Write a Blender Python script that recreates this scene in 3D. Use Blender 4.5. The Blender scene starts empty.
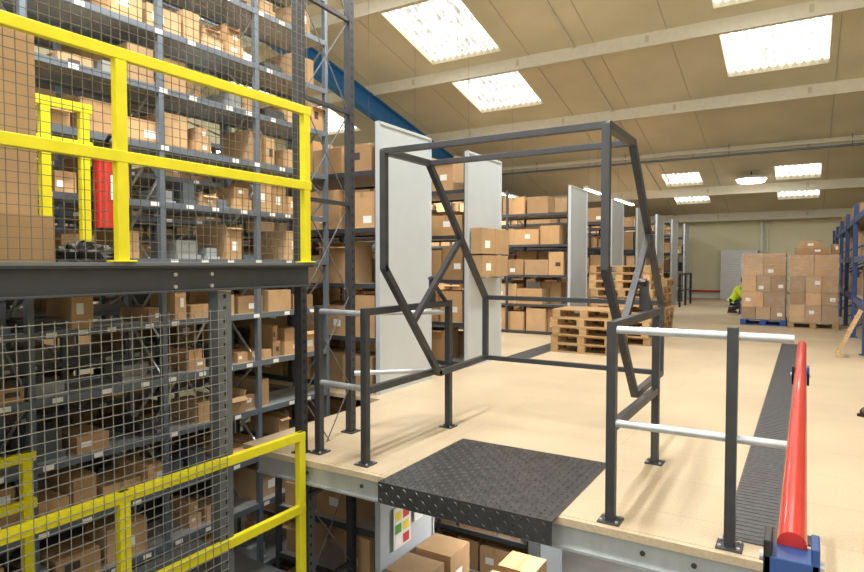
import bpy, bmesh, math, random
from mathutils import Vector, Matrix

scene = bpy.context.scene
# ------------------------------------------------------------------ helpers
def lin(c):
    out=[]
    for v in c:
        v=v/255.0
        out.append(v/12.92 if v<=0.04045 else ((v+0.055)/1.055)**2.4)
    return (out[0],out[1],out[2],1.0)

MATS={}
def mat(name, rgb, rough=0.6, metal=0.0, var=0.0, scale=8.0, bump=0.0, bscale=60.0, vcol=False, coat=0.0, stretch=None, rvar=0.0, spec=0.5):
    m=bpy.data.materials.new(name); m.use_nodes=True
    nt=m.node_tree; N=nt.nodes; L=nt.links
    b=N['Principled BSDF']
    c=lin(rgb)
    b.inputs['Base Color'].default_value=c
    b.inputs['Roughness'].default_value=rough
    b.inputs['Metallic'].default_value=metal
    b.inputs['Specular IOR Level'].default_value=spec
    if coat: b.inputs['Coat Weight'].default_value=coat
    tc=N.new('ShaderNodeTexCoord'); mp=N.new('ShaderNodeMapping')
    L.new(tc.outputs['Object'],mp.inputs['Vector'])
    if stretch: mp.inputs['Scale'].default_value=stretch
    colout=None
    if var>0:
        n=N.new('ShaderNodeTexNoise'); n.inputs['Scale'].default_value=scale; n.inputs['Detail'].default_value=6
        L.new(mp.outputs[0],n.inputs['Vector'])
        r=N.new('ShaderNodeMapRange'); r.inputs['From Min'].default_value=0.3; r.inputs['From Max'].default_value=0.7
        r.inputs['To Min'].default_value=1-var; r.inputs['To Max'].default_value=1+var
        L.new(n.outputs['Fac'],r.inputs['Value'])
        mx=N.new('ShaderNodeVectorMath'); mx.operation='SCALE'
        mx.inputs[0].default_value=c[:3]
        L.new(r.outputs[0],mx.inputs['Scale'])
        colout=mx.outputs[0]
        if rvar>0:
            r2=N.new('ShaderNodeMapRange'); r2.inputs['From Min'].default_value=0.3; r2.inputs['From Max'].default_value=0.7
            r2.inputs['To Min'].default_value=max(0.02,rough-rvar); r2.inputs['To Max'].default_value=min(1,rough+rvar)
            L.new(n.outputs['Fac'],r2.inputs['Value']); L.new(r2.outputs[0],b.inputs['Roughness'])
    if vcol:
        a=N.new('ShaderNodeAttribute'); a.attribute_name='Col'
        mx2=N.new('ShaderNodeVectorMath'); mx2.operation='MULTIPLY'
        if colout: L.new(colout,mx2.inputs[0])
        else: mx2.inputs[0].default_value=c[:3]
        L.new(a.outputs['Color'],mx2.inputs[1]); colout=mx2.outputs[0]
    if colout: L.new(colout,b.inputs['Base Color'])
    if bump>0:
        n2=N.new('ShaderNodeTexNoise'); n2.inputs['Scale'].default_value=bscale; n2.inputs['Detail'].default_value=4
        L.new(mp.outputs[0],n2.inputs['Vector'])
        bp=N.new('ShaderNodeBump'); bp.inputs['Strength'].default_value=bump; bp.inputs['Distance'].default_value=0.01
        L.new(n2.outputs['Fac'],bp.inputs['Height']); L.new(bp.outputs[0],b.inputs['Normal'])
    MATS[name]=m
    return m
def add_layer(name, kind, strength=.15, **kw):
    """multiply an extra pattern into the base colour: board joints or large stains"""
    m=MATS[name]; nt=m.node_tree; N=nt.nodes; L=nt.links; b=N['Principled BSDF']
    src=b.inputs['Base Color'].links[0].from_socket
    tc=N.new('ShaderNodeTexCoord')
    if kind=='boards':
        t=N.new('ShaderNodeTexBrick'); t.inputs['Scale'].default_value=1.0
        t.inputs['Brick Width'].default_value=kw.get('w',2.4); t.inputs['Row Height'].default_value=kw.get('h',.6)
        t.inputs['Mortar Size'].default_value=kw.get('ms',.004); t.inputs['Mortar Smooth'].default_value=.1
        t.inputs['Color1'].default_value=(1,1,1,1); t.inputs['Color2'].default_value=(.95,.95,.94,1)
        k=1-strength; t.inputs['Mortar'].default_value=(k,k,k,1)
        L.new(tc.outputs['Object'],t.inputs['Vector']); out=t.outputs['Color']
    else:
        t=N.new('ShaderNodeTexNoise'); t.inputs['Scale'].default_value=kw.get('scale',.7); t.inputs['Detail'].default_value=5
        L.new(tc.outputs['Object'],t.inputs['Vector'])
        r=N.new('ShaderNodeMapRange'); r.inputs['From Min'].default_value=.35; r.inputs['From Max'].default_value=.65
        r.inputs['To Min'].default_value=1-strength; r.inputs['To Max'].default_value=1+strength*.5
        L.new(t.outputs['Fac'],r.inputs['Value']); out=r.outputs[0]
    mx=N.new('ShaderNodeVectorMath'); mx.operation='MULTIPLY'
    L.new(src,mx.inputs[0]); L.new(out,mx.inputs[1]); L.new(mx.outputs[0],b.inputs['Base Color'])

def emit(name,rgb,strength,stripes=False):
    m=bpy.data.materials.new(name); m.use_nodes=True
    nt=m.node_tree; N=nt.nodes; L=nt.links
    b=N['Principled BSDF']
    b.inputs['Base Color'].default_value=lin(rgb)
    b.inputs['Emission Color'].default_value=lin(rgb)
    b.inputs['Emission Strength'].default_value=strength
    if stripes:
        b.inputs['Base Color'].default_value=(.3,.3,.28,1)
        tc=N.new('ShaderNodeTexCoord')
        w=N.new('ShaderNodeTexWave'); w.bands_direction='X'; w.inputs['Scale'].default_value=1.85; w.inputs['Distortion'].default_value=.6
        w.inputs['Detail'].default_value=3; w.inputs['Detail Scale'].default_value=3
        n=N.new('ShaderNodeTexNoise'); n.inputs['Scale'].default_value=4; n.inputs['Detail'].default_value=8; n.inputs['Roughness'].default_value=.7
        L.new(tc.outputs['Object'],n.inputs['Vector']); L.new(tc.outputs['Object'],w.inputs['Vector'])
        ad=N.new('ShaderNodeMath'); ad.operation='MULTIPLY'
        r1=N.new('ShaderNodeMapRange'); r1.inputs['To Min'].default_value=.2; r1.inputs['To Max'].default_value=1.5
        L.new(w.outputs['Fac'],r1.inputs['Value'])
        r=N.new('ShaderNodeMapRange'); r.inputs['From Min'].default_value=.38; r.inputs['From Max'].default_value=.62
        r.inputs['To Min'].default_value=strength*.35; r.inputs['To Max'].default_value=strength*1.6
        L.new(n.outputs['Fac'],r.inputs['Value'])
        L.new(r1.outputs[0],ad.inputs[0]); L.new(r.outputs[0],ad.inputs[1])
        L.new(ad.outputs[0],b.inputs['Emission Strength'])
    MATS[name]=m
    return m

class MB:
    def __init__(s): s.v=[];s.f=[];s.m=[];s.c=[];s.sm=[];s.M=Matrix.Identity(4);s.mats=[]
    def mi(s,name):
        if name not in s.mats: s.mats.append(name)
        return s.mats.index(name)
    def add(s,vs,fs,mt,col=(1,1,1),smooth=False):
        o=len(s.v)
        for p in vs: s.v.append(tuple(s.M@Vector(p)))
        k=s.mi(mt)
        for f in fs:
            s.f.append([o+i for i in f]); s.m.append(k); s.c.append(col); s.sm.append(smooth)
    def box(s,x0,x1,y0,y1,z0,z1,mt,col=(1,1,1)):
        s.add([(x0,y0,z0),(x1,y0,z0),(x1,y1,z0),(x0,y1,z0),(x0,y0,z1),(x1,y0,z1),(x1,y1,z1),(x0,y1,z1)],
              [(0,3,2,1),(4,5,6,7),(0,1,5,4),(1,2,6,5),(2,3,7,6),(3,0,4,7)],mt,col)
    def bar(s,p,q,w,h,mt,col=(1,1,1),up=(0,0,1)):
        p=Vector(p);q=Vector(q);d=(q-p).normalized();u=Vector(up)
        if abs(d.dot(u))>.98: u=Vector((0,1,0))
        a=d.cross(u).normalized();b=a.cross(d).normalized()
        a*=w/2;b*=h/2
        vs=[p-a-b,p+a-b,p+a+b,p-a+b,q-a-b,q+a-b,q+a+b,q-a+b]
        s.add(vs,[(0,1,2,3),(4,7,6,5),(0,4,5,1),(1,5,6,2),(2,6,7,3),(3,7,4,0)],mt,col)
    def cyl(s,p,q,r,mt,n=14,col=(1,1,1),r2=None,caps=True):
        p=Vector(p);q=Vector(q);d=(q-p).normalized();u=Vector((0,0,1))
        if abs(d.z)>.98:u=Vector((1,0,0))
        a=d.cross(u).normalized();b=a.cross(d).normalized()
        if r2 is None:r2=r
        vs=[]
        for (c,rr) in((p,r),(q,r2)):
            for i in range(n):
                t=2*math.pi*i/n; vs.append(c+a*math.cos(t)*rr+b*math.sin(t)*rr)
        s.add(vs,[(i,(i+1)%n,n+(i+1)%n,n+i)[::-1] for i in range(n)],mt,col,True)
        if caps:
            s.add(vs[:n],[tuple(range(n))],mt,col); s.add(vs[n:],[tuple(range(n))[::-1]],mt,col)
    def sphere(s,c,r,mt,sc=(1,1,1),nu=16,nv=10,col=(1,1,1)):
        vs=[];fs=[]
        for j in range(nv+1):
            th=math.pi*j/nv
            for i in range(nu):
                ph=2*math.pi*i/nu
                vs.append((c[0]+r*sc[0]*math.sin(th)*math.cos(ph),c[1]+r*sc[1]*math.sin(th)*math.sin(ph),c[2]+r*sc[2]*math.cos(th)))
        for j in range(nv):
            for i in range(nu):
                fs.append((j*nu+i,(j+1)*nu+i,(j+1)*nu+(i+1)%nu,j*nu+(i+1)%nu))
        s.add(vs,fs,mt,col,True)
    def obj(s,name,parent=None,bevel=0):
        me=bpy.data.meshes.new(name); me.from_pydata(s.v,[],s.f)
        for m in s.mats: me.materials.append(MATS[m])
        me.polygons.foreach_set('material_index',s.m)
        me.polygons.foreach_set('use_smooth',s.sm)
        ca=me.color_attributes.new('Col','FLOAT_COLOR','CORNER')
        buf=[]
        for f,c in zip(s.f,s.c):
            for _ in f: buf.extend((c[0],c[1],c[2],1))
        ca.data.foreach_set('color',buf)
        me.validate(); me.update()
        o=bpy.data.objects.new(name,me); scene.collection.objects.link(o)
        if parent: o.parent=parent
        if bevel:
            b=o.modifiers.new('bevel','BEVEL'); b.width=bevel; b.segments=2; b.limit_method='ANGLE'
        return o
def empty(name,loc=(0,0,0)):
    e=bpy.data.objects.new(name,None); e.empty_display_size=.1; scene.collection.objects.link(e)
    return e

# ------------------------------------------------------------------ materials
mat('charcoal_steel',(62,64,68),.42,.2,var=.15,scale=12)
mat('rack_grey',(108,113,116),.5,.3,var=.1)
mat('rack_dark',(66,70,76),.5,.2,var=.1)
mat('rack_blue',(104,114,126),.45,.25,var=.1)
mat('galvanised',(190,195,198),.36,.5,var=.1,scale=14,stretch=(1,1,.4))
mat('panel_galv',(190,198,205),.42,.2,var=.03,scale=3)
mat('yellow_paint',(224,214,30),.45,var=.06)
mat('red_paint',(192,44,34),.3,coat=.3,var=.08,scale=20)
mat('blue_paint',(34,70,128),.4,var=.1)
mat('blue_rafter',(34,108,172),.5,var=.08)
mat('cream_wall',(230,225,192),.8,var=.03,scale=1.5)
mat('ceiling_board',(214,207,180),.85,var=.04,scale=.8)
add_layer('ceiling_board','stain',.10,scale=.5)
mat('ceiling_steel',(208,203,184),.6,var=.05)
mat('ceiling_seam',(186,178,154),.7)
mat('chipboard',(205,186,157),.46,var=.12,scale=70,bump=.05,bscale=200,rvar=.08)
add_layer('chipboard','boards',.2)
add_layer('chipboard','stain',.10,scale=.8)
mat('ground_concrete',(150,150,146),.6,var=.15,scale=3)
mat('cardboard',(186,152,112),.85,var=.08,scale=6,vcol=True)
mat('label',(238,238,234),.6)
mat('print',(70,60,60),.7)
mat('tape',(176,140,100),.35)
mat('bin_plastic',(120,125,130),.45,vcol=True)
mat('pallet_wood',(190,158,116),.8,var=.2,scale=9,vcol=True,stretch=(1,5,5))
mat('blue_pallet',(35,75,150),.6,var=.1)
mat('black_plate',(86,87,90),.36,.65,var=.2,scale=10)
mat('rubber',(84,84,86),.55,var=.2,scale=30,bump=.4,bscale=150)
mat('black_plastic',(22,22,24),.4)
mat('wire',(116,113,100),.45,.4)
mat('wire_lower',(150,150,145),.45,.4)
mat('white_paint',(226,228,226),.5,var=.03)
mat('grey_cab',(206,210,212),.5)
mat('hivis',(205,230,40),.7)
mat('trouser',(42,42,46),.85,var=.2,scale=30)
mat('skin',(205,150,120),.55)
mat('hair',(50,36,26),.8)
mat('boot',(58,42,30),.5,var=.2,scale=30)
mat('navy',(36,44,66),.85)
mat('green_sign',(90,160,60),.6)
mat('yellow_sign',(235,210,60),.6)
mat('red_sign',(205,60,60),.6)
emit('skylight_sheet',(255,253,246),2.3,True)
emit('tube_light',(255,252,242),14)
emit('lamp_glow',(255,252,242),10)
# shrink wrap
m=bpy.data.materials.new('shrink_wrap'); m.use_nodes=True; nt=m.node_tree
b=nt.nodes['Principled BSDF']; b.inputs['Base Color'].default_value=(.8,.82,.85,1); b.inputs['Roughness'].default_value=.15
n=nt.nodes.new('ShaderNodeTexNoise'); n.inputs['Scale'].default_value=4; n.inputs['Distortion'].default_value=3
n.inputs['Detail'].default_value=3
tcw=nt.nodes.new('ShaderNodeTexCoord'); mpw=nt.nodes.new('ShaderNodeMapping'); mpw.inputs['Scale'].default_value=(1,1,2.2); mpw.inputs['Rotation'].default_value=(.2,.5,0)
nt.links.new(tcw.outputs['Object'],mpw.inputs['Vector']); nt.links.new(mpw.outputs[0],n.inputs['Vector'])
rw=nt.nodes.new('ShaderNodeMapRange'); rw.inputs['From Min'].default_value=.5; rw.inputs['From Max'].default_value=.72; rw.inputs['To Min'].default_value=.06; rw.inputs['To Max'].default_value=.38
nt.links.new(n.outputs['Fac'],rw.inputs['Value']); nt.links.new(rw.outputs[0],b.inputs['Alpha'])
bp=nt.nodes.new('ShaderNodeBump'); bp.inputs['Strength'].default_value=.9; nt.links.new(n.outputs['Fac'],bp.inputs['Height']); nt.links.new(bp.outputs[0],b.inputs['Normal'])
MATS['shrink_wrap']=m

# ------------------------------------------------------------------ room
XL,XR,YB,YF=-16.0,7.0,27.5,-3.0
def roof(y): return 3.2+.23*(YB-y)
GZ=-2.9
mb=MB()
mb.box(-3.06,XR,3.27,YB,-.04,0,'chipboard')
mb.box(-12.5,-3.06,5.1,YB,-.04,0,'chipboard')
mb.box(.02,XR,-3,3.27,-.04,0,'chipboard')
mb.box(-3.75,-3.06,3.27,5.1,-.04,0,'chipboard')
mb.obj('floor')
mb=MB(); mb.box(XL,XR,YF,YB,GZ-.1,GZ,'ground_concrete'); mb.obj('floor_ground')
mb=MB(); mb.box(XL,XR,YB,YB+.15,GZ,roof(YB)+.1,'cream_wall'); mb.obj('wall_back')
mb=MB(); mb.box(XL,XR,YF-.15,YF,GZ,1.3,'cream_wall'); mb.obj('light_block_front')  # half-height wall added out of view to keep world light off the lower level
for nm,x0,x1 in(('wall_left',XL-.15,XL),('wall_right',XR,XR+.15)):
    mb=MB(); 
    mb.add([(x,y,z) for x in(x0,x1) for (y,z) in((YF,GZ),(YB,GZ),(YB,roof(YB)+.1),(YF,roof(YF)+.1))],
       [(0,1,2,3),(7,6,5,4),(0,4,5,1),(1,5,6,2),(2,6,7,3),(3,7,4,0)],'cream_wall'); mb.obj(nm)
mb=MB(); mb.box(-12,XR,YB-.03,YB,0,.12,'white_paint'); mb.cyl((-12,YB-.1,.3),(XR,YB-.1,.3),.04,'red_paint'); mb.obj('baseboard_back')

cols=[(-14.5,-12.6),(-8.15,-6.25),(-1.65,.35),(4.6,6.4)]
rows=[(1.4,3.6),(4.8,7.0),(7.9,10.3),(11.1,13.35),(14.15,16.1)]  # nearer rows are unseen, continued up the roof to light the mezzanine
farsky=[((-4.3,-3.1),(22.0,23.2)),((-4.3,-3.1),(23.9,25.2)),((-.9,.35),(22.0,23.2)),((-.9,.35),(23.9,25.2))]
holes=[(c,r) for c in cols for r in rows]+farsky
xs=sorted(set([XL,XR]+[v for c,r in holes for v in c])); ys=sorted(set([YF,YB]+[v for c,r in holes for v in r]))
mb=MB()
for i in range(len(xs)-1):
    for j in range(len(ys)-1):
        cx=(xs[i]+xs[i+1])/2; cy=(ys[j]+ys[j+1])/2
        if any(c[0]<cx<c[1] and r[0]<cy<r[1] for c,r in holes): continue
        a,b_,c_,d_=(xs[i],ys[j]),(xs[i+1],ys[j]),(xs[i+1],ys[j+1]),(xs[i],ys[j+1])
        mb.add([(p[0],p[1],roof(p[1])) for p in(a,b_,c_,d_)],[(0,1,2,3)],'ceiling_board')
for c,r in holes:
    for (p,q) in(((c[0],r[0]),(c[1],r[0])),((c[1],r[0]),(c[1],r[1])),((c[1],r[1]),(c[0],r[1])),((c[0],r[1]),(c[0],r[0]))):
        mb.add([(p[0],p[1],roof(p[1])),(q[0],q[1],roof(q[1])),(q[0],q[1],roof(q[1])+.10),(p[0],p[1],roof(p[1])+.10)],[(0,1,2,3)],'ceiling_board')
    # corrugated filler at the lower end of the opening
    n=int((c[1]-c[0])/.03); vs=[];fs=[]
    for i in range(n+1):
        x=c[0]+(c[1]-c[0])*i/n; y=r[1]-.06
        vs.append((x,y,roof(y)-.03)); vs.append((x,y,roof(y)+.05+.07*math.sin(x*2*math.pi/.17)))
    for i in range(n): fs.append((2*i,2*i+2,2*i+3,2*i+1))
    mb.add(vs,fs,'ceiling_seam')
mb.obj('ceiling')
for k,(c,r) in enumerate(holes):
    mb=MB(); n=int((c[1]-c[0])/.03); vs=[];fs=[]
    for i in range(n+1):
        x=c[0]-.02+(c[1]-c[0]+.04)*i/n
        dz=.06*math.sin(x*2*math.pi/.17)
        for y in(r[0]-.02,r[1]+.02): vs.append((x,y,roof(y)+.17+dz))
    for i in range(n): fs.append((2*i,2*i+2,2*i+3,2*i+1))
    mb.add(vs,fs,'skylight_sheet',smooth=True)
    mb.obj('window_%d'%(k+1))

def slope_bar(mb,y,depth,w,mt,x0=XL,x1=XR,off=0):
    z=roof(y)-off
    mb.box(x0,x1,y-w/2,y+w/2,z-depth,z+.02,mt)
e=empty('roof_purlins'); mb=MB()
for y in(1,4.2,7.45,10.7,13.75,17.0,20.2,23.5,26.6):
    slope_bar(mb,y,.28,.06,'ceiling_steel'); mb.box(XL,XR,y-.09,y+.03,roof(y)-.30,roof(y)-.28,'ceiling_steel')
    for x in range(-15,7,3): mb.box(x-.04,x+.04,y-.034,y-.03,roof(y)-.2,roof(y)-.05,'ceiling_seam')
mb.obj('purlin_beams',e)
mb=MB()
def slope_strip(mb,x,w,t,mt,y0=YF,y1=YB):
    mb.add([(x+dx,y,roof(y)+dz) for dx in(-w/2,w/2) for (y,dz) in((y0,-t),(y1,-t),(y1,0),(y0,0))],
       [(0,1,2,3),(7,6,5,4),(0,4,5,1),(1,5,6,2),(2,6,7,3),(3,7,4,0)],mt)
for x in[-15+1.55*i for i in range(15)]:
    if any(c[0]-.03<x<c[1]+.03 for c in cols): continue
    slope_strip(mb,x,.02,.010,'ceiling_seam')
for x in(-4.6,-11.4,2.3): slope_strip(mb,x,.05,.05,'ceiling_steel')
mb.obj('trim_1')
def rafter(name,x):
    mb=MB()
    for (dz0,dz1,w) in((-.32,-.29,.26),(-.84,-.81,.26),(-.82,-.30,.03)):
        mb.add([(x+dx,y,roof(y)+dz) for dx in(-w/2,w/2) for (y,dz) in((YF,dz0),(YB,dz0),(YB,dz1),(YF,dz1))],
         [(0,1,2,3),(7,6,5,4),(0,4,5,1),(1,5,6,2),(2,6,7,3),(3,7,4,0)],'blue_rafter')
    mb.obj(name)
rafter('roof_rafter',-10.4)
mb=MB()
for dz in(0,.14): mb.cyl((-12,20.0,4.62+dz),(XR,20.0,4.62+dz),.035,'ceiling_steel' if dz else 'rack_grey')
for x in range(-11,7,3): mb.cyl((x,20.0,4.55),(x,20.0,roof(20.0)),.012,'rack_grey')
mb.obj('ceiling_conduit')

# ------------------------------------------------------------------ boxes & shelving
R=random.Random(7)
def tint(r=R):
    k=r.uniform(.68,1.2); w=r.uniform(-.03,.06)
    return (k*(1+w),k,k*(1-w*1.5))
def carton(mb,x0,x1,y0,y1,z0,z1,r,front=-1,label=True,open_=None,lp=.55):
    t=tint(r)
    w=x1-x0;h=z1-z0
    if open_ is None: open_=r.random()<.2
    yy=y0-.002 if front<0 else y1+.002
    if open_:
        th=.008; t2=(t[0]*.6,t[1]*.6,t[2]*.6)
        mb.box(x0,x1,y0,y0+th,z0,z1,'cardboard',t);mb.box(x0,x1,y1-th,y1,z0,z1,'cardboard',t)
        mb.box(x0,x0+th,y0+th,y1-th,z0,z1,'cardboard',t);mb.box(x1-th,x1,y0+th,y1-th,z0,z1,'cardboard',t)
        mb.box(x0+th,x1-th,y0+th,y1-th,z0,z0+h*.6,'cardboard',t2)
        fl=min(w*.35,.1); a=r.uniform(.2,1.0)
        for (xx,s) in((x0+.004,-1),(x1-.004,1)):
            mb.bar((xx,(y0+y1)/2,z1),(xx+s*fl*math.cos(a)*.3,(y0+y1)/2,z1+fl*.6),(y1-y0)*.96,.006,'cardboard',t,up=(1,0,0))
        fy=y0 if front<0 else y1; s=-1 if front<0 else 1
        mb.bar(((x0+x1)/2,fy,z1),((x0+x1)/2,fy+s*fl*.7,z1-fl*.45*math.sin(a)),w*.96,.006,'cardboard',t)
    else:
        mb.box(x0,x1,y0,y1,z0,z1,'cardboard',t)
        cx=(x0+x1)/2
        if r.random()<.6: mb.box(cx-.022,cx+.022,y0-.001,y1+.001,z1-.06,z1+.001,'tape')
    if label and r.random()<lp:
        lw=min(.11,w*.34);lh=min(.08,h*.32)
        lx=x0+w*r.uniform(.08,.6);lz=z0+h*r.uniform(.15,.5)
        mb.add([(lx,yy,lz),(lx+lw,yy,lz),(lx+lw,yy,lz+lh),(lx,yy,lz+lh)],[(0,1,2,3)],'label' if r.random()<.8 else 'print')
def shelving(name,origin,rot,L,D,z0,H,zs,bay,seed,fill=.85,twoside=True,panel=False,bh=(.2,.42),bw=(.28,.5),upm='rack_dark',mixed=0,backbrace=False,lp=.55):
    r=random.Random(seed); e=empty(name)
    M=Matrix.Translation(origin)@Matrix.Rotation(rot,4,'Z')
    f=MB(); f.M=M; b=MB(); b.M=M
    nb=max(1,round(L/bay)); bw_=L/nb
    for i in range(nb+1):
        x=min(max(i*bw_,.03),L-.03)
        for y in(.025,D-.025):
            f.box(x-.022,x+.022,y-.022,y+.022,z0,z0+H,upm)
        k=z0+.2
        while k<z0+H-.5:
            f.bar((x,.05,k),(x,D-.05,k+.4),.012,.02,'galvanised')
            if k+.8<z0+H: f.bar((x,D-.05,k+.4),(x,.05,k+.8),.012,.02,'galvanised')
            k+=.8
        if backbrace and i<nb and i%2==0:
            k=z0+.3
            while k+1.6<z0+H:
                f.bar((x,D-.01,k),(x+bw_,D-.01,k+1.5),.006,.02,'galvanised'); f.bar((x+bw_,D-.004,k),(x,D-.004,k+1.5),.006,.02,'galvanised'); k+=2.3
    for z in zs:
        f.box(.03,L-.03,.01,D-.01,z-.02,z,'galvanised')
        for y in(.0,D-.012): f.box(.02,L-.02,y,y+.012,z-.045,z+.004,upm)
        if mixed>.1:   # shelf-edge location labels
            x=.2
            while x<L-.2:
                if r.random()<.7: f.add([(x,-.002,z-.038),(x+.07,-.002,z-.038),(x+.07,-.002,z-.004),(x,-.002,z-.004)],[(0,1,2,3)],'label')
                x+=r.uniform(.2,.4)
    halves=[(-1,.02,D/2-.02),(1,D/2+.02,D-.02)] if twoside else [(-1,.02,D-.03)]
    zl=list(zs)+[z0+H]
    for zi,z in enumerate(zs):
        clear=min((zl[zi+1]-z-.08) if zi+1<len(zl) else .4,.6)
        if zi==len(zs)-1: clear=max(clear,.4)
        for (fr,ya,yb) in halves:
            x=.07
            while x<L-.2:
                w=r.uniform(*bw)
                if x+w>L-.06: break
                if r.random()<fill:
                    h=min(clear,r.uniform(*bh)); j=r.uniform(0,.09); dd=r.uniform(0,.08)
                    if fr<0: y0,y1=ya+j,yb-dd
                    else: y0,y1=ya+dd,yb-j
                    q=r.random()
                    save=b.M.copy()
                    cx,cy=x+w/2,(y0+y1)/2
                    b.M=b.M@Matrix.Translation((cx,cy,0))@Matrix.Rotation(r.uniform(-.06,.06),4,'Z')@Matrix.Translation((-cx,-cy,0))
                    if q<mixed:
                        k=r.choice([(1.9,1.9,1.85),(.5,.55,.6),(.9,1.0,1.15),(1.5,1.45,1.3),(.3,.3,.3)])
                        hh=h*r.uniform(.5,.9)
                        b.box(x,x+w*.9,y0,y1,z,z+hh*.25,'bin_plastic',k); b.box(x+.01,x+w*.9-.01,y0+.03,y1,z+hh*.25,z+hh,'bin_plastic',tuple(v*.8 for v in k))
                    elif q<.45 and h*2<clear:
                        carton(b,x,x+w,y0,y1,z,z+h*.95,r,fr,open_=False,lp=lp); carton(b,x+.02,x+w-.02,y0+.02,y1,z+h*.95,z+h*1.9,r,fr,lp=lp)
                    else: carton(b,x,x+w,y0,y1,z,z+h,r,fr,lp=lp)
                    b.M=save
                x+=w+r.uniform(.01,.07)
    if panel:
        f.box(L,L+.02,-.02,D+.02,z0,z0+H,'panel_galv')
        for y in(-.03,D+.01): f.box(L-.02,L+.035,y,y+.02,z0,z0+H,'panel_galv')
        f.box(L,L+.035,-.02,D+.02,z0+H-.03,z0+H,'panel_galv')
    f.obj('frame',e); b.obj('cartons',e)
    return e
zsh=[.06,.60,1.19,1.8,2.42]
for i,y in enumerate((5.3,7.3,11.5,14.45,17.0,19.5,22.0,24.5)):
    x0=-11.9 if i<3 else -9.1
    shelving('carton_shelving',(x0,y,0),0,-3.92-x0,1.0,0,2.93,zsh,1.3,100+i,panel=True,fill=.95,bh=(.28,.5),bw=(.3,.55),mixed=.05)
tz=[-2.8,-2.35,-1.9,-1.45,-.85,-.4,.05,.5,.95,1.45,1.9,2.35,2.8,3.25,3.75,4.2,4.65]
shelving('picking_tower_rack',(-4.35,-2.9,0),math.pi/2,7.9,.5,GZ,8.4,tz,1.0,11,fill=.8,twoside=False,bh=(.08,.30),bw=(.10,.34),upm='rack_blue',mixed=.25,backbrace=True,lp=.75)
shelving('picking_tower_rack',(-5.85,-2.9,0),math.pi/2,7.9,1.1,GZ,8.4,tz,1.0,12,fill=.45,twoside=True,bh=(.14,.32),bw=(.2,.4),upm='rack_blue',mixed=.2)
shelving('picking_tower_rack',(-8.2,-2.9,0),math.pi/2,7.9,1.1,GZ,7.0,tz[:-3],1.3,13,fill=.5,twoside=True,bh=(.18,.32),bw=(.2,.4),upm='rack_blue',mixed=.1)
lz=[-2.8,-2.3,-1.8,-1.3,-.85]
shelving('lower_shelving',(-4.22,4.05,0),0,1.22,.8,GZ,2.6,lz,1.1,21,panel=True,fill=.9,bh=(.2,.36))
shelving('lower_shelving',(-7.5,6.4,0),0,4.9,.9,GZ,2.6,lz,1.1,22,panel=True,fill=.9,bh=(.2,.4))
shelving('lower_shelving',(-7.5,9.2,0),0,7.5,.9,GZ,2.6,lz,1.1,23,panel=True,fill=.9,bh=(.2,.4))

# ------------------------------------------------------------------ left tower structure
XM=-3.08
mb=MB()
for z,nm in((1.39,'u'),(-.9,'l')):
    mb.box(-4.3,XM-.05,-2.9,3.27,z-.03,z,'rack_grey')
    mb.box(-5.8,-4.95,-2.9,5.0,z-.03,z,'rack_grey')
mb.obj('walkway_deck')
e=empty('steel_edge_beam'); mb=MB()
for zt in(1.40,-.9):
    mb.box(XM-.01,XM+.01,-2.9,3.3,zt-.15,zt,'rack_dark')
    for zz in(zt-.15,zt-.012): mb.box(XM-.01,XM+.06,-2.9,3.3,zz,zz+.012,'rack_dark')
    mb.box(XM-.04,XM+.065,-2.9,3.3,zt,zt+.02,'rack_grey')
for y in(2.2,2.45,.9): 
    for z in(1.28,1.35): mb.cyl((XM+.0,y,z),(XM+.022,y,z),.012,'galvanised',8)
mb.obj('channel',e,.002)
def perforated_post(mb,x,y,w,d,z0,z1,mt,pitch=.075):
    mb.box(x-w/2,x+w/2,y-d/2,y+d/2,z0,z1,mt)
    z=z0+.05
    while z<z1-.03:
        mb.box(x+w/2,x+w/2+.001,y-.011,y+.011,z,z+.026,'black_plastic'); 
        z+=pitch
mb=MB(); perforated_post(mb,XM+.0,2.52,.09,.10,GZ,1.24,'rack_grey'); mb.obj('steel_column')
mb=MB(); perforated_post(mb,XM+.0,1.2,.07,.07,GZ,1.24,'rack_grey'); mb.obj('steel_column')
mb=MB()
perforated_post(mb,-3.19,3.34,.07,.06,GZ,6.2,'charcoal_steel'); 
perforated_post(mb,-3.24,3.98,.06,.06,GZ,6.6,'charcoal_steel')
k=-2.6
while k<5.6:
    mb.bar((-3.2,3.37,k),(-3.23,3.96,k+.75),.006,.008,'rack_grey'); mb.bar((-3.23,3.96,k),(-3.2,3.37,k+.75),.006,.008,'rack_grey')
    if k>1.2 or k<-.3: mb.bar((-3.2,3.37,k),(-3.23,3.96,k),.03,.03,'charcoal_steel')
    k+=.75
mb.box(-3.25,-3.15,3.29,3.4,0,.01,'charcoal_steel'); mb.box(-3.3,-3.18,3.92,4.04,0,.01,'charcoal_steel')
mb.obj('upright_frame')
def yellow_rail(name,y0,y1,x,zf,ht,hm,posts):
    mb=MB(); w=.06
    for h in(ht,hm): mb.box(x-.02,x+.02,y0,y1,h-w/2,h+w/2,'yellow_paint')
    for p in posts:
        mb.box(x-.03,x+.018,p-.03,p+.03,zf,ht+.03,'yellow_paint')
        mb.box(x-.05,x+.04,p-.06,p+.06,zf,zf+.01,'yellow_paint')
    mb.obj(name,None,.004)
yellow_rail('yellow_guardrail',-1.5,3.28,XM+.045,1.42,2.49,1.965,(-.2,1.87,3.24))
yellow_rail('yellow_guardrail',-1.5,3.2,XM+.045,-.88,.19,-.33,(-.3,1.85,3.17))
yellow_rail('yellow_guardrail',1.85,2.35,-4.15,1.39,2.45,2.2,(2.05,2.3))
yellow_rail('yellow_guardrail',1.3,1.95,-4.15,-.9,.2,-.1,(1.9,))
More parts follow.
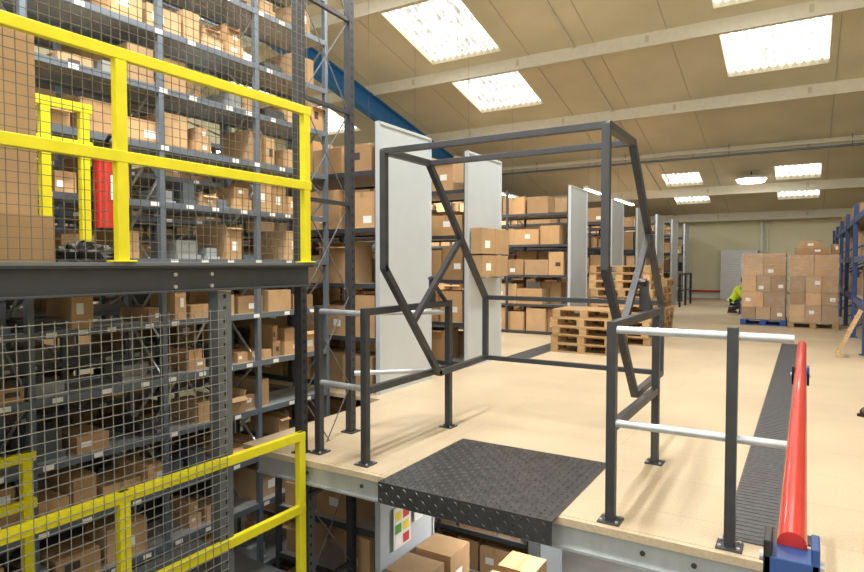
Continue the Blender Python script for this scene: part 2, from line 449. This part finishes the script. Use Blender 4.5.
def mesh_panel(name,x,y0,y1,z0,z1,p,t,mt='wire',parent=None):
    mb=MB()
    y=y0
    while y<=y1+1e-6: mb.box(x-t/2,x+t/2,y-t/2,y+t/2,z0,z1,mt); y+=p
    z=z0
    while z<=z1+1e-6: mb.box(x+t/2,x+t*1.5,y0,y1,z-t/2,z+t/2,mt); z+=p
    mb.obj(name)
mesh_panel('wire_mesh_guard',XM+.008,-.8,3.3,1.43,3.7,.05,.003)
mesh_panel('wire_mesh_guard',XM+.075,-.8,2.5,-.85,1.14,.055,.0035,'wire_lower')

e=empty('carton_stack'); mb=MB(); r=random.Random(3)
mb.M=Matrix.Translation((-3.36,.75,0))@Matrix.Rotation(math.pi/2,4,'Z')
carton(mb,0,.95,0,.5,1.40,1.66,r,open_=False); carton(mb,.05,.88,.02,.45,1.66,2.62,r,open_=False)
mb.obj('cartons',e)
# crumpled dark bag (noisy dome) lying on the walkway
mb=MB(); rb=random.Random(2); nu,nv=22,8; vs=[];fs=[]
for j in range(nv+1):
    th=math.pi/2*j/nv
    for i in range(nu):
        ph=2*math.pi*i/nu; k=rb.uniform(.82,1.12)
        vs.append((-3.5+.15*k*math.sin(th)*math.cos(ph),1.93+.2*k*math.sin(th)*math.sin(ph),1.40+.13*k*math.cos(th)*(1 if j<nv else 0)))
for j in range(nv):
    for i in range(nu): fs.append((j*nu+i,(j+1)*nu+i,(j+1)*nu+(i+1)%nu,j*nu+(i+1)%nu))
mb.add(vs,fs,'black_plastic'); mb.obj('black_bag')
# fire extinguisher
mb=MB(); x,y=-4.16,2.46
mb.cyl((x,y,1.66),(x,y,2.13),.09,'red_paint',20); mb.sphere((x,y,2.13),.09,'red_paint',(1,1,.7)); mb.cyl((x,y,2.17),(x,y,2.25),.02,'black_plastic')
mb.bar((x,y,2.26),(x+.1,y-.03,2.29),.02,.015,'black_plastic'); mb.bar((x,y,2.24),(x+.1,y-.03,2.23),.02,.012,'black_plastic')
pts=[(x,y,2.22),(x+.06,y+.06,2.2),(x+.095,y+.07,2.05),(x+.095,y+.06,1.9)]
for a,b_ in zip(pts,pts[1:]): mb.cyl(a,b_,.011,'black_plastic',8)
mb.cyl(pts[-1],(x+.095,y+.06,1.8),.012,'black_plastic',8,r2=.022)
mb.add([(x+.092,y-.03,1.85),(x+.092,y+.03,1.85),(x+.092,y+.03,2.02),(x+.092,y-.03,2.02)],[(0,1,2,3)],'label')
mb.box(x-.18,x-.085,y-.02,y+.02,1.8,2.1,'black_plastic'); mb.obj('fire_extinguisher')

# ------------------------------------------------------------------ mezzanine edge
mb=MB()
mb.box(-3.55,.02,3.25,3.27,-.17,-.04,'galvanised'); mb.box(-3.55,.02,3.23,3.3,-.18,-.165,'galvanised'); mb.box(-3.55,.02,3.235,3.27,-.045,-.003,'chipboard')
for x in[-3.4+.6*i for i in range(6)]: mb.box(x,x+.05,3.27,YB-16,-.17,-.04,'galvanised')
for x in(-3.05,-2.55,-.7,-.45): mb.cyl((x,3.24,-.1),(x,3.252,-.1),.014,'charcoal_steel',8)
mb.box(0.0,.02,-3,3.27,-.17,-.002,'galvanised')
mb.obj('mezzanine_edge_beam')
mb=MB()
for (x,y) in((-3.35,3.55),(-2.4,6.0),(-2.0,12),(.3,3.6),(.3,-1)):
    perforated_post(mb,x,y,.1,.1,GZ,-.17,'rack_grey')
mb.obj('mezzanine_columns')
e=empty('safety_sign'); mb=MB(); x=-2.96
mb.box(x,x+.006,4.2,4.46,-1.04,-.68,'white_paint')
for i,c in enumerate(('yellow_sign','red_sign','green_sign','yellow_sign','label','red_sign')):
    yy=4.22+(i%2)*.12; zz=-.80-(i//2)*.11; mb.box(x+.006,x+.008,yy,yy+.09,zz,zz+.08,c)
mb.box(x,x+.006,4.52,4.66,-.9,-.72,'white_paint')
mb.obj('board',e)
e=empty('carton_stack'); mb=MB(); r=random.Random(5)
for k,(xx,yy,nn) in enumerate(((-2.9,4.0,5),(-2.9,4.45,5),(-2.45,4.75,4),(-2.45,5.2,4))):
    z=GZ
    for j in range(nn):
        h=.36; w=.36; carton(mb,xx,xx+w,yy,yy+.34,z,z+h,r,open_=False)
        mb.box(xx+w,xx+w+.002,yy+.08,yy+.2,z+.1,z+.2,'label'); mb.box(xx+.08,xx+.24,yy-.004,yy-.002,z+.1,z+.22,'label'); z+=h+.002
mb.obj('cartons',e)

# ------------------------------------------------------------------ tread plate
mb=MB()
x0,x1,y0,y1=-2.33,-1.155,3.14,4.28
mb.box(x0,x1,y0,y1,.001,.007,'black_plate'); mb.box(x0,x1,y0-.006,y0,-.13,.007,'black_plate')
i=0; p=.046
y=y0+.025
while y<y1-.015:
    x=x0+.025;j=0
    while x<x1-.015:
        s=1 if (i+j)%2 else -1; a=s*math.pi/4; ca,sa=math.cos(a),math.sin(a)
        l,w=.018,.006
        q=[(l,0),(0,w),(-l,0),(0,-w)]
        vs=[(x+u*ca-v*sa,y+u*sa+v*ca,.007) for u,v in q]+[(x+.55*(u*ca-v*sa),y+.55*(u*sa+v*ca),.0115) for u,v in q]
        mb.add(vs,[(4,5,6,7),(0,1,5,4),(1,2,6,5),(2,3,7,6),(3,0,4,7)],'black_plate')
        x+=p;j+=1
    y+=p;i+=1
i=0;z=-.11
while z<0:
    x=x0+.025;j=0
    while x<x1-.015:
        s=1 if (i+j)%2 else -1; a=s*math.pi/4; ca,sa=math.cos(a),math.sin(a); l,w=.018,.006
        q=[(l,0),(0,w),(-l,0),(0,-w)]
        yy=y0-.006
        vs=[(x+u*ca-v*sa,yy,z+u*sa+v*ca) for u,v in q]+[(x+.55*(u*ca-v*sa),yy-.004,z+.55*(u*sa+v*ca)) for u,v in q]
        mb.add(vs,[(4,5,6,7),(0,1,5,4),(1,2,6,5),(2,3,7,6),(3,0,4,7)],'black_plate')
        x+=p;j+=1
    z+=p;i+=1
mb.obj('tread_plate')

# ------------------------------------------------------------------ railings & pallet gate
def post(mb,x,y,ht=1.1,w=.05,mt='charcoal_steel'):
    mb.box(x-w/2,x+w/2,y-w/2,y+w/2,.008,ht,mt)
    mb.box(x-.06,x+.06,y-.06,y+.06,0,.01,mt)
    for a in(-.042,.042):
        for b_ in(-.042,.042): mb.cyl((x+a,y+b_,.01),(x+a,y+b_,.02),.009,'galvanised',6)
def side_rail(x,ya,yb):
    mb=MB(); post(mb,x,ya); post(mb,x,yb)
    for z in(1.075,.52): mb.box(x-.022,x+.022,ya,yb,z-.025,z+.025,'charcoal_steel')
    return mb
mb=side_rail(-2.62,3.38,4.55); post(mb,-3.085,3.42)
for z in(1.06,.53): mb.cyl((-3.11,3.42,z),(-2.62,3.40,z),.021,'galvanised')
for z in(1.0,.5): mb.cyl((-3.2,3.98,z),(-2.64,4.5,z),.021,'galvanised')
mb.obj('guard_railing',None,.003)
mb=side_rail(-.89,3.33,4.48); post(mb,-.30,3.33)
for z in(1.055,.545): mb.cyl((-.89,3.33,z),(-.04,3.34,z),.021,'galvanised'); 
mb.obj('guard_railing',None,.003)
e=empty('pallet_gate')
prof=[(3.5,2.2),(4.1,2.2),(5.1,1.1),(5.1,.54),(4.25,.52),(3.5,1.38)]
GX=(-2.54,-.98)
for k,x in enumerate(GX):
    mb=MB(); w=.045
    for i in range(6):
        p,q=prof[i],prof[(i+1)%6]
        mb.bar((x,p[0],p[1]),(x,q[0],q[1]),w,w,'charcoal_steel',up=(1,0,0))
        mb.cyl((x-w/2,p[0],p[1]),(x+w/2,p[0],p[1]),w/2,'charcoal_steel',12)
    mb.bar((x,4.62,1.63),(x,3.86,.96),w*.9,w*.9,'charcoal_steel',up=(1,0,0))
    mb.obj('side_frame_%d'%(k+1),e)
mb=MB()
for (y,z) in prof[:4]:
    mb.box(GX[0],GX[1],y-.02,y+.02,z-.02,z+.02,'charcoal_steel')
mb.obj('cross_bars',e,.003)
mb=MB()
for x,s in((GX[0],-1),(GX[1],1)):
    mb.cyl((x,4.24,1.29),(x+s*.07,4.24,1.29),.022,'charcoal_steel')
    mb.bar((x+s*.055,4.24,1.3),(x+s*.055,4.24,1.10),.012,.06,'charcoal_steel',up=(1,0,0))
    mb.bar((x+s*.055,4.2,1.3),(x+s*.055,4.45,1.10),.02,.03,'charcoal_steel',up=(1,0,0))
mb.obj('pivot_brackets',e)

e=empty('red_handrail'); mb=MB(); X=-.01
mb.cyl((X,1.02,1.0),(X,3.62,1.0),.0195,'red_paint',24); mb.cyl((X,1.02,.5),(X,3.62,.5),.0195,'red_paint',24)
mb.obj('tubes',e)
mb=MB()
for y in(1.04,2.72,3.6):
    mb.box(X-.02,X+.02,y-.02,y+.02,0.01,.97,'charcoal_steel'); mb.box(X-.05,X+.06,y-.06,y+.06,0,.01,'charcoal_steel')
mb.obj('posts',e)
mb=MB()
for y,s in((1.0,.95),(2.72,.8)):
    mb.box(X-.036*s,X+.036*s,y-.028,y+.028,.955,.998,'blue_paint')
    mb.box(X-.036*s,X-.025*s,y-.028,y+.028,.95,1.02,'black_plastic'); mb.box(X+.025*s,X+.036*s,y-.028,y+.028,.95,1.02,'blue_paint')
    mb.cyl((X-.042*s,y,.985),(X+.042*s,y,.985),.008,'galvanised',8)
mb.obj('brackets',e,.002)
mb=MB()
mb.box(-.34,-.10,3.42,12.4,0,.008,'rubber')
for i in range(160): mb.box(-.33,-.11,3.45+i*.055,3.475+i*.055,.008,.011,'rubber')
mb.obj('rubber_floor_strip')
mb=MB(); mb.box(-3.85,-3.5,8.45,11.3,0,.008,'rubber')
for i in range(50): mb.box(-3.84,-3.51,8.47+i*.055,8.495+i*.055,.008,.011,'rubber')
mb.obj('rubber_floor_strip')

# ------------------------------------------------------------------ pallets
def pallet(mb,cx,cy,z,ang,mt,r,L=1.0,W=1.2):
    t=r.uniform(.65,1.05); col=(t,t*.97,t*.92)
    save=mb.M; mb.M=Matrix.Translation((cx,cy,z))@Matrix.Rotation(ang,4,'Z')
    for i in range(3):
        y=-W/2+.05+i*(W-.1)/2
        mb.box(-L/2,L/2,y-.05,y+.05,0,.02,mt,col)
        for j in range(3):
            x=-L/2+.06+j*(L-.12)/2
            mb.box(x-.06,x+.06,y-.05,y+.05,.02,.1,mt,col)
    for j in range(3):
        x=-L/2+.06+j*(L-.12)/2
        mb.box(x-.06,x+.06,-W/2,W/2,.1,.118,mt,col)
    for i in range(7):
        y=-W/2+.05+i*(W-.1)/6; tt=r.uniform(.85,1.1)
        mb.box(-L/2,L/2,y-.05,y+.05,.118,.138,mt,(col[0]*tt,col[1]*tt,col[2]*tt))
    mb.M=save
def stack(name,cx,cy,n,seed,L=1.0,W=1.2):
    r=random.Random(seed); mb=MB()
    for k in range(n): pallet(mb,cx+r.uniform(-.03,.03),cy+r.uniform(-.03,.03),k*.1385,r.uniform(-.04,.04),'pallet_wood',r,L,W)
    mb.obj(name)
stack('pallet_stack',-2.98,9.75,5,1,1.0,.8)
stack('pallet_stack',-2.78,11.3,10,2,1.05,1.0)
stack('pallet_stack',-2.9,13.0,8,4,1.1,1.0)
def wrapped(name,x0,x1,y0,y1,h,seed,blue,nx,ny,nz,extra=False):
    e=empty(name); r=random.Random(seed); mb=MB()
    pallet(mb,(x0+x1)/2,(y0+y1)/2,0,0,'blue_pallet' if blue else 'pallet_wood',r,x1-x0,y1-y0); mb.obj('pallet',e)
    mb=MB(); z0=.139; dy=(y1-y0-.04)/ny
    z=z0
    while z<h-.1:
        hh=min(r.uniform(.26,.4),h-z)
        if h-z-hh<.15: hh=h-z
        for j in range(ny):
            n=r.choice([nx,nx,nx+1]); dx=(x1-x0-.04)/n
            for i in range(n):
                g=.010; a=x0+.02+i*dx;b_=y0+.02+j*dy+r.uniform(0,.01)
                carton(mb,a+g/2,a+dx-g/2,b_+g/2,b_+dy-g/2-.01,z,z+hh-.006,r,open_=False,lp=.4)
        z+=hh
    if extra:
        carton(mb,x0+.1,x0+.75,y0+.1,y0+.7,h,h+.14,r,open_=False); carton(mb,x0+.2,x0+.6,y0+.15,y0+.6,h+.14,h+.3,r,open_=False); carton(mb,x0+.78,x1-.02,y0+.15,y0+.5,h,h+.22,r,open_=False)
    mb.obj('cartons',e)
    w=MB(); a=.012; w.box(x0-a,x1+a,y0-a,y1+a,.12,h+.004,'shrink_wrap'); w.obj('wrap',e)
wrapped('wrapped_pallet_load',-1.29,-.36,15.9,16.9,1.66,31,True,2,3,5)
wrapped('wrapped_pallet_load',-.32,.62,15.6,16.6,1.62,32,False,2,3,6,True)

# ------------------------------------------------------------------ blue pallet racking on right
e=empty('blue_pallet_racking'); mb=MB(); b=MB(); r=random.Random(9)
ys_=[11.5,14.2,16.9,19.6,22.3,25.0]
for y in ys_:
    for x in(.80,1.8): mb.box(x-.04,x+.04,y-.045,y+.045,0,2.55,'blue_paint'); mb.box(x-.07,x+.07,y-.07,y+.07,0,.01,'blue_paint')
    k=.2
    while k<2.0: mb.bar((.8,y,k),(1.8,y,k+.5),.02,.03,'blue_paint'); k+=.5
for z in(.75,1.5,2.25):
    for x in(.80,1.8): mb.box(x-.025,x+.025,ys_[0],ys_[-1],z-.06,z+.05,'blue_paint')
    mb.box(.83,1.77,ys_[0],ys_[-1],z+.05,z+.065,'pallet_wood')
    y=11.6
    while y<24.5:
        w=r.uniform(.4,.7); h=r.uniform(.3,.5)
        if r.random()<.7: b.box(.9,1.6,y,y+w,z+.066,z+.066+h,'cardboard',tint(r))
        y+=w+.1
mb.obj('frame',e); b.obj('cartons',e)
mb=MB(); mb.bar((.42,11.0,.01),(.72,11.0,.72),.05,.03,'pallet_wood'); mb.bar((.42,11.35,.01),(.72,11.35,.72),.05,.03,'pallet_wood')
for t in(.25,.55,.85): mb.bar((.42+.3*t,10.98,.01+.71*t),(.42+.3*t,11.37,.01+.71*t),.05,.02,'pallet_wood')
mb.obj('wooden_frame')

mb=MB(); mb.box(-2.9,-1.6,26.7,27.45,.01,1.95,'grey_cab')
for i in range(14): mb.box(-2.75,-2.1,26.69,26.7,.4+i*.09,.43+i*.09,'galvanised')
mb.box(-2.0,-1.8,26.69,26.7,1.3,1.5,'rack_grey'); mb.obj('ventilation_cabinet',None,.01)
mb=MB(); mb.cyl((-1.5,27.3,0),(-1.5,27.3,roof(27.3)),.05,'white_paint'); mb.cyl((-1.3,27.3,0),(-1.3,27.3,roof(27.3)),.03,'white_paint'); mb.obj('drain_pipe')
mb=MB()
for y in(21.2,22.3,23.4): mb.box(-3.53,-3.47,y-.03,y+.03,0,1.1,'black_plastic')
mb.box(-3.52,-3.48,21.2,23.4,1.04,1.1,'black_plastic'); mb.box(-3.52,-3.48,21.2,23.4,.5,.55,'black_plastic'); mb.obj('black_barrier')
mb=MB()
for (a,b_,c,d) in((7.35,8.22,1.55,1.9),(7.38,8.2,1.24,1.53)):
    mb.box(-3.882,-3.72,a,b_,c,d,'cardboard',(.8,.8,.8)); mb.box(-3.719,-3.718,a+.1,a+.25,c+.08,c+.18,'label')
    mb.box(-3.883,-3.715,(a+b_)/2-.03,(a+b_)/2+.03,c-.001,d+.001,'tape')
for y in(7.5,8.0): mb.bar((-3.883,y,1.22),(-3.70,y,1.22),.03,.02,'galvanised')
mb.obj('flat_cartons_on_bracket')

# ------------------------------------------------------------------ lamps
def tube_fixture(x,y0,y1,z,power=60,hang=None,n=2):
    mb=MB(); mb.box(x-.06,x+.06,y0,y1,z,z+.06,'white_paint')
    for dx in(-.035,.035): mb.cyl((x+dx,y0+.03,z-.02),(x+dx,y1-.03,z-.02),.014,'tube_light',10)
    if hang:
        for y in(y0+.3,y1-.3): mb.cyl((x,y,z+.06),(x,y,hang(y)),.0025,'rack_grey',6)
    mb.obj('fluorescent_lamp')  # some of these tubes are only added for extra light
    l=bpy.data.lights.new('tube','AREA'); l.shape='RECTANGLE'; l.size=.15; l.size_y=y1-y0; l.energy=power; l.color=(1,.975,.93)
    o=bpy.data.objects.new('fluorescent_light',l); o.location=(x,(y0+y1)/2,z-.05); scene.collection.objects.link(o)
for (x,y0,y1,z,pw) in((-8.7,6.4,9.2,3.35,110),(-7.1,13.0,16.2,3.3,110),(-7.1,9.0,11.2,3.3,110),(-5.5,20.8,23.2,3.6,110),(-5.4,.5,3.5,5.9,110),(-3.6,.3,3.0,4.6,120),  # last tube on this line is added out of view to brighten the walkway
      (-1.8,7.0,9.8,6.2,240),(-1.8,1.5,4.0,7.0,260),(-5.5,17.5,19,3.6,110)):
    tube_fixture(x,y0,y1,z,pw,roof)
for (x,y0,y1) in((-2.0,5.0,6.0),(-1.0,7.5,8.7)): tube_fixture(x,y0,y1,-.3,50,lambda y:-.17)  # under-deck tubes added to brighten the dark lower level
mb=MB(); x,y=-1.56,22.3; z=roof(y)-.25
mb.cyl((x,y,z),(x,y,z+.1),.46,'white_paint',28,r2=.3); mb.cyl((x,y,z-.10),(x,y,z),.38,'lamp_glow',28,r2=.44); mb.cyl((x,y,z+.1),(x,y,roof(y)),.02,'rack_dark'); mb.obj('round_ceiling_lamp')
w=bpy.data.worlds.new('world'); scene.world=w; w.use_nodes=True
w.node_tree.nodes['Background'].inputs[0].default_value=(1,.98,.94,1); w.node_tree.nodes['Background'].inputs[1].default_value=2.1

# ------------------------------------------------------------------ people
def skin(name,parent,pts,edges,radii,mt,root=0,sub=2):
    me=bpy.data.meshes.new(name); me.from_pydata(pts,edges,[]); me.materials.append(MATS[mt])
    o=bpy.data.objects.new(name,me); scene.collection.objects.link(o); o.parent=parent
    bm=bmesh.new(); bm.from_mesh(me); lay=bm.verts.layers.skin.verify(); bm.verts.ensure_lookup_table()
    for i,v in enumerate(bm.verts):
        rr=radii[i]; v[lay].radius=(rr,rr) if not isinstance(rr,tuple) else rr; v[lay].use_root=(i==root)
    bm.to_mesh(me); bm.free()
    s=o.modifiers.new('skin','SKIN'); s.use_smooth_shade=True
    b_=o.modifiers.new('sub','SUBSURF'); b_.levels=sub; b_.render_levels=sub
    return o
def person(name,loc,ang,J,top,bot,vest=None):
    e=empty(name); e.location=loc; e.rotation_euler=(0,0,ang)
    P=J
    skin('trousers',e,[P['pelvis'],P['hipL'],P['kneeL'],P['ankL'],P['hipR'],P['kneeR'],P['ankR'],P['waist']],
      [(0,1),(1,2),(2,3),(0,4),(4,5),(5,6),(0,7)],[.13,.095,.075,.068,.095,.075,.068,.13],bot)
    skin('jacket',e,[P['waist'],P['chest'],P['neck'],P['shL'],P['elL'],P['wrL'],P['shR'],P['elR'],P['wrR'],P['pelvis']],
      [(0,1),(1,2),(1,3),(3,4),(4,5),(1,6),(6,7),(7,8),(0,9)],[(.15,.12),(.16,.125),.06,.07,.05,.036,.07,.05,.036,(.15,.125)],top)
    mb=MB(); h=Vector(P['head']); n=Vector(P['neck'])
    mb.cyl(n,h,.055,'skin',14); mb.sphere(h,.1,'skin',(.95,.78,1.2),20,14)
    mb.sphere(h+Vector((-.012,0,.03)),.106,'hair',(.95,.8,1.1),20,14)
    mb.sphere(h+Vector((.03,0,-.012)),.094,'skin',(.85,.78,1.12),20,14)
    mb.cyl(h+Vector((.1,0,.01)),h+Vector((.125,0,-.025)),.008,'skin',8,r2=.016)
    for s in(-1,1):
        mb.sphere(h+Vector((.098,s*.032,.015)),.012,'label'); mb.sphere(h+Vector((.107,s*.032,.015)),.006,'black_plastic')
        mb.sphere(h+Vector((0,s*.08,-.005)),.026,'skin',(.7,.35,1.2))
    mb.box(h.x+.098,h.x+.104,h.y-.024,h.y+.024,h.z-.062,h.z-.054,'red_sign')
    mb.obj('head',e)
    for sd in('L','R'):
        wv=Vector(P['wr'+sd]); el=Vector(P['el'+sd]); d=(wv-el).normalized(); side=Vector((1,0,0)) if abs(d.x)<.7 else Vector((0,1,0))
        s2=d.cross(side).normalized(); sd2=s2.cross(d).normalized()
        pts=[wv-d*.02,wv+d*.04,wv+d*.085]; eds=[(0,1),(1,2)]; rad=[.026,(.036,.02),(.038,.018)]
        skin('palm_'+sd,e,[tuple(p) for p in pts],eds,rad,'skin')
        for i in range(4):
            o_=wv+d*.08+sd2*(-.027+.018*i); l=(.07,.08,.075,.058)[i]
            skin('finger_%s%d'%(sd,i+1),e,[tuple(o_),tuple(o_+d*l*.5+s2*.008),tuple(o_+d*l*.9+s2*.03)],[(0,1),(1,2)],[.009,.008,.007],'skin',sub=1)
        o_=wv+d*.03+sd2*.03
        skin('thumb_'+sd,e,[tuple(o_),tuple(o_+d*.03+sd2*.025),tuple(o_+d*.06+sd2*.03)],[(0,1),(1,2)],[.012,.01,.008],'skin',sub=1)
        a=Vector(P['ank'+sd]); mb=MB()
        mb.M=Matrix.Translation((a.x,a.y,0))
        z=a.z-.09
        mb.box(-.08,.18,-.045,.045,z,z+.025,'black_plastic')
        mb.sphere((.10,0,z+.045),.05,'boot',(1.8,.95,.85)); mb.sphere((-.02,0,z+.06),.05,'boot',(1.2,.95,1.1)); mb.cyl((-.01,0,z+.05),(0,0,z+.17),.055,'boot',16)
        mb.obj('boot_'+sd,e)
    if vest:
        w_=Vector(P['waist']);c=Vector(P['chest'])
        skin('vest',e,[tuple(w_),tuple(c)],[(0,1)],[(.17,.15),(.185,.15)],vest)
    return e
walk=dict(pelvis=(-.22,0,.93),waist=(-.26,0,1.06),chest=(-.29,0,1.33),neck=(-.28,0,1.48),head=(-.25,0,1.64),
 hipL=(-.2,.09,.88),kneeL=(.08,.09,.50),ankL=(.11,.09,.09),hipR=(-.22,-.09,.88),kneeR=(-.24,-.09,.47),ankR=(-.5,-.09,.13),
 shL=(-.29,.19,1.41),elL=(-.42,.22,1.15),wrL=(-.38,.22,.93),shR=(-.29,-.19,1.41),elR=(-.38,-.22,1.15),wrR=(-.34,-.2,.95))
# facing towards the camera's left-front, only the leading leg reaches into view
person('walking_worker',(.545,7.12,0),math.radians(238),walk,'navy','trouser')
crouch=dict(pelvis=(-.1,0,.36),waist=(-.05,0,.46),chest=(.1,0,.66),neck=(.16,0,.79),head=(.22,0,.93),
 hipL=(-.08,.1,.34),kneeL=(.3,.14,.44),ankL=(.08,.13,.09),hipR=(-.08,-.1,.34),kneeR=(.26,-.14,.30),ankR=(-.1,-.13,.12),
 shL=(.1,.19,.73),elL=(.28,.22,.52),wrL=(.46,.15,.5),shR=(.1,-.19,.73),elR=(.27,-.22,.5),wrR=(.46,-.12,.46))
person('crouching_worker',(-1.66,19.2,0),math.radians(-20),crouch,'hivis','navy','hivis')

# ------------------------------------------------------------------ camera
cam=bpy.data.cameras.new('camera'); cam.sensor_width=36; cam.lens=36*610/864; cam.clip_start=.05
co=bpy.data.objects.new('camera',cam); co.location=(0,0,1.41); co.rotation_euler=(math.radians(90-2.06),0,math.radians(31.5))
scene.collection.objects.link(co); scene.camera=co
scene.view_settings.view_transform='Standard'
scene.view_settings.exposure=0.15
